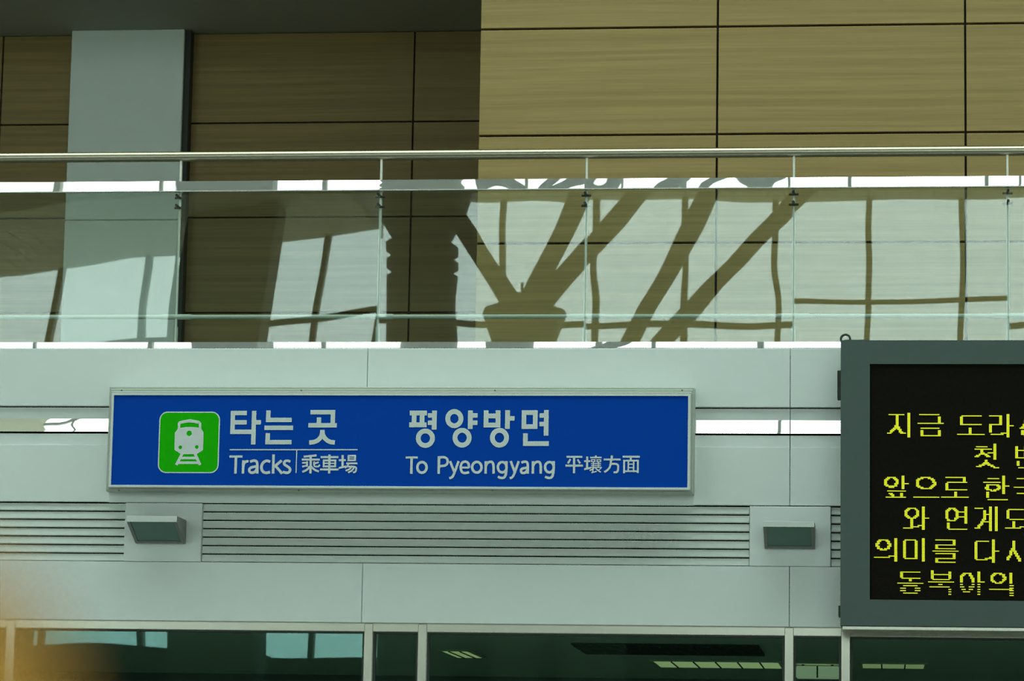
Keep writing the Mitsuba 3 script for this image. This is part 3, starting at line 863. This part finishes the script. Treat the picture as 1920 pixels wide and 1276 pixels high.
led_char(*L2, [(v_, 1640, 150, 260), (d_, (1635, 255), (1590, 350), (1545, 400)), (d_, (1650, 260), (1700, 350), (1740, 400)), (v_, 1830, 105, 430), (h, 260, 1850, 1910), (v_, 1575, 440, 530), (h, 552, 1590, 1870)])
led_char(*L2, [(h, 752, 660, 865), (h, 800, 610, 940), (v_, 765, 815, 905), (d_, (755, 900), (700, 925), (640, 960)), (d_, (780, 895), (850, 930), (895, 965)), (h, 897, 865, 1000), (v_, 1018, 715, 1010), (v_, 840, 1015, 1085),
               (d_, (830, 1085), (770, 1130), (730, 1145)), (h, 1167, 640, 745), (d_, (860, 1085), (920, 1130), (980, 1150)), (h, 1172, 990, 1080)])
led_char(*L2, [(v_, 1450, 745, 985), (h, 827, 1470, 1620), (h, 975, 1440, 1640), (v_, 1625, 745, 985), (v_, 1760, 715, 1010), (h, 880, 1660, 1760), (v_, 1480, 1040, 1145), (h, 1170, 1500, 1790)])
led_char(*L3, [(o, 490, 190, 112, 98), (v_, 727, 60, 330), (h, 215, 750, 832), (h, 365, 400, 785), (d_, (478, 410), (525, 470)), (v_, 682, 405, 485), (h, 490, 375, 785)])
led_char(*L3, [(o, 1180, 212, 172, 112), (h, 492, 930, 1435)])
led_char(*L4, [(h, 105, 35, 440), (v_, 418, 115, 215), (h, 205, 60, 440), (v_, 65, 220, 345), (h, 352, 70, 440), (v_, 243, 375, 490), (h, 500, -60, 495)])
led_char(*L4, [(h, 112, 870, 1080), (h, 185, 795, 1130), (o, 975, 297, 122, 62), (v_, 1203, 75, 430), (h, 263, 1235, 1310), (v_, 875, 395, 515), (h, 535, 890, 1268)])
led_char(*L4, [(h, 115, 1460, 1740), (v_, 1760, 115, 290), (h, 290, 1410, 1890), (v_, 1650, 300, 400), (h, 412, 1460, 1780), (v_, 1765, 420, 545)])
led_char(*L3, [(o, 905, 810, 122, 100), (v_, 910, 905, 1085), (h, 1100, 730, 910), (h, 1080, 910, 1035), (h, 1057, 1010, 1120), (v_, 1135, 685, 1145), (h, 912, 1165, 1242)])
led_char(*L4, [(o, 157, 840, 112, 128), (h, 798, 280, 400), (h, 895, 280, 400), (v_, 428, 690, 1030), (v_, 75, 1000, 1125), (h, 1142, 95, 455)])
led_char(*L4, [(h, 725, 625, 790), (v_, 805, 745, 935), (d_, (795, 930), (755, 1020), (690, 1078)), (h, 1095, 605, 712), (h, 830, 830, 920), (h, 972, 810, 920), (v_, 935, 690, 1162), (v_, 1036, 690, 1162)])
led_char(*L4, [(h, 733, 1290, 1570), (v_, 1290, 750, 915), (h, 932, 1310, 1578), (v_, 1395, 965, 1095), (h, 1103, 1215, 1540), (h, 1080, 1525, 1640), (v_, 1700, 690, 1162)])
led_char(*L5, [(o, 335, 218, 120, 100), (h, 465, 160, 465), (h, 440, 440, 575), (v_, 588, 85, 560)])
led_char(*L5, [(v_, 765, 130, 485), (v_, 990, 130, 492), (h, 125, 755, 985), (h, 495, 775, 1000), (v_, 1140, 90, 562)])
led_char(*L6, [(h, 132, -177, 230), (v_, 205, 135, 215), (h, 213, -177, 230), (v_, -150, 215, 285), (h, 285, -177, 235), (h, 340, -225, 288), (h, 405, -177, 230), (v_, 205, 410, 490), (h, 485, -177, 230), (v_, -150, 490, 555), (h, 557, -177, 240)])
led_char(*L6, [(h, 147, 635, 892), (v_, 637, 160, 495), (h, 518, 650, 850), (h, 492, 820, 950), (h, 465, 900, 970), (v_, 997, 108, 582), (h, 350, 1020, 1105)])
led_char(*L6, [(v_, 1378, 145, 300), (d_, (1368, 295), (1325, 420), (1265, 520)), (d_, (1390, 320), (1450, 420), (1510, 530)), (v_, 1680, 108, 582)])
led_char(*L5, [(h, 772, 665, 1075), (v_, 695, 775, 885), (h, 893, 690, 1075), (v_, 870, 905, 955), (h, 993, 620, 1128), (h, 1043, 745, 998), (h, 1090, 670, 775), (h, 1140, 670, 775), (h, 1090, 975, 1082), (h, 1140, 975, 1082), (h, 1192, 745, 1002)])
led_char(*L6, [(v_, -245, 740, 890), (v_, 110, 745, 890), (h, 802, -215, 90), (h, 903, -220, 115), (h, 950, -320, 192), (h, 1000, -95, -35), (h, 1050, -268, 115), (h, 1103, 85, 147), (h, 1153, 85, 147), (h, 1203, 85, 147)])
led_char(*L6, [(d_, (343, 970), (343, 890), (370, 820), (430, 788), (500, 785), (548, 850), (572, 900), (572, 970)), (h, 1010, 315, 374), (h, 1058, 320, 395), (h, 1110, 345, 427), (h, 1010, 545, 607), (h, 1058, 515, 602), (h, 1110, 490, 572), (h, 1162, 395, 528),
               (v_, 697, 750, 975), (h, 967, 690, 806)] + [(h, y_, 668, 732) for y_ in (1012, 1062, 1110, 1163, 1213)])
led_char(*L6, [(o, 1080, 885, 128, 95), (v_, 1340, 765, 985), (h, 1117, 905, 1370)] + [(h, y_, 1312, 1376) for y_ in (1025, 1075, 1125, 1175, 1225)])

# ================================================================== in the room behind the lower glass
def on_ceiling(px, py):
    d = ray(px, py)
    return EYE + d * (zrc - EYE[2]) / d[2]


def ceiling_rect(l, r, t, b):
    p, q = on_ceiling((l + r) / 2, t), on_ceiling((l + r) / 2, b)
    ym = (p[1] + q[1]) / 2
    return X(l, (t + b) / 2, ym), X(r, (t + b) / 2, ym), p[1], q[1]


gr = thing('ceiling_grille', 'dark ribbed linear air grille in the ceiling behind the lower glass front', 'vent')
ga, gb, gy0, gy1 = ceiling_rect(1085, 1428, 1206, 1223)
add('frame', box(ga, gb, gy0, gy1, zrc - 0.012, zrc - 0.001), 'm_booth_frame', gr)
nrib = 46
for k in range(nrib):
    xx = ga + (gb - ga) * (k + 0.5) / nrib
    for (ya, yb) in ((gy0 + 0.05, (gy0 + gy1) / 2 - 0.04), ((gy0 + gy1) / 2 + 0.04, gy1 - 0.05)):
        add('rib', box(xx - 0.006, xx + 0.018, ya, yb, zrc - 0.022, zrc - 0.012), 'm_booth_frame', gr)


def glow_panel(label, l, r, t, b, power):  # glowing louvred panel added to give a pale band in the lower glass
    lamp = thing('added_glow_panel', label, 'glowing panel', 'glowing panels added behind the lower glass')
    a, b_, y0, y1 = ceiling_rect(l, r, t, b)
    add('frame', cat([box(a, b_, y0, y0 + 0.03, zrc - 0.013, zrc - 0.001), box(a, b_, y1 - 0.03, y1, zrc - 0.013, zrc - 0.001), box(a, a + 0.03, y0 + 0.03, y1 - 0.03, zrc - 0.013, zrc - 0.001), box(b_ - 0.03, b_, y0 + 0.03, y1 - 0.03, zrc - 0.013, zrc - 0.001)]), 'm_pale_panel', lamp)
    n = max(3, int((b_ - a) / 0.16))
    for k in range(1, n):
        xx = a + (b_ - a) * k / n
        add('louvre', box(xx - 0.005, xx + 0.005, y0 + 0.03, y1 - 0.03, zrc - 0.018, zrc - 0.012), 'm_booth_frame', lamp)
    k = add('glow_face', box(a + 0.03, b_ - 0.03, y0 + 0.03, y1 - 0.03, zrc - 0.012, zrc - 0.001), 'm_pale_panel', lamp)
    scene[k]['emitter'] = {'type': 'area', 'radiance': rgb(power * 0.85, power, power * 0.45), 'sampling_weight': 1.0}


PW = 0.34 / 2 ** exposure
glow_panel('added dim glowing panel with louvres behind the third lower pane, left part', 836, 898, 1217, 1230, PW)
glow_panel('added long dim glowing panel with louvres below the ribbed air grille', 1225, 1470, 1237, 1249, PW)
glow_panel('added dim glowing panel with louvres behind the rightmost lower pane', 1610, 1740, 1241, 1250, PW * 0.7)
cb = thing('added_glow_box', 'added glowing box imitating a pale reflection in the narrow lower pane below the display', 'box')  # emissive box added to imitate a pale reflection in the glass
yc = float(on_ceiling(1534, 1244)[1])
kb = add('body', box(X(1492, 1258, yc), X(1574, 1258, yc), yc, yc + 0.2, Z(1530, 1270, yc), Z(1530, 1248, yc), 0.01), 'm_pale_panel', cb)
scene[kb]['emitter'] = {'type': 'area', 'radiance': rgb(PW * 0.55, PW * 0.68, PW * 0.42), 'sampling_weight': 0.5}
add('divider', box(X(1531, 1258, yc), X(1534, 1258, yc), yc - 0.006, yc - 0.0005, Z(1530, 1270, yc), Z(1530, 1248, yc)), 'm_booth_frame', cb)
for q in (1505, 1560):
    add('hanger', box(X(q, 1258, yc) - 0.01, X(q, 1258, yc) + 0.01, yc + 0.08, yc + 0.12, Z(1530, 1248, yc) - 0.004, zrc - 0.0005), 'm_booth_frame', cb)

# ================================================================== out-of-focus post right before the camera
dpt = 0.33
pp = EYE + ray(-178, 1315) * dpt
pr_ = 290 * dpt / FPX
post = thing('wooden_post', 'out-of-focus orange-brown round-topped post at the lower left corner', 'post')
prf = [(0, 0), (pr_, 0), (pr_, pp[2])] + [(pr_ * math.cos(t), pp[2] + pr_ * math.sin(t)) for t in np.linspace(0, math.pi / 2, 10)[1:-1]] + [(0, pp[2] + pr_)]
add('shaft', lathe(prf, pp[0], pp[1], 32), 'm_orange', post, smooth=40)
add('foot', lathe([(pr_ + 0.0005, 0), (0.15, 0), (0.15, 0.012), (0.03, 0.03), (pr_ + 0.0005, 0.03), (pr_ + 0.0005, 0)], pp[0], pp[1], 32), 'm_orange', post, smooth=40)
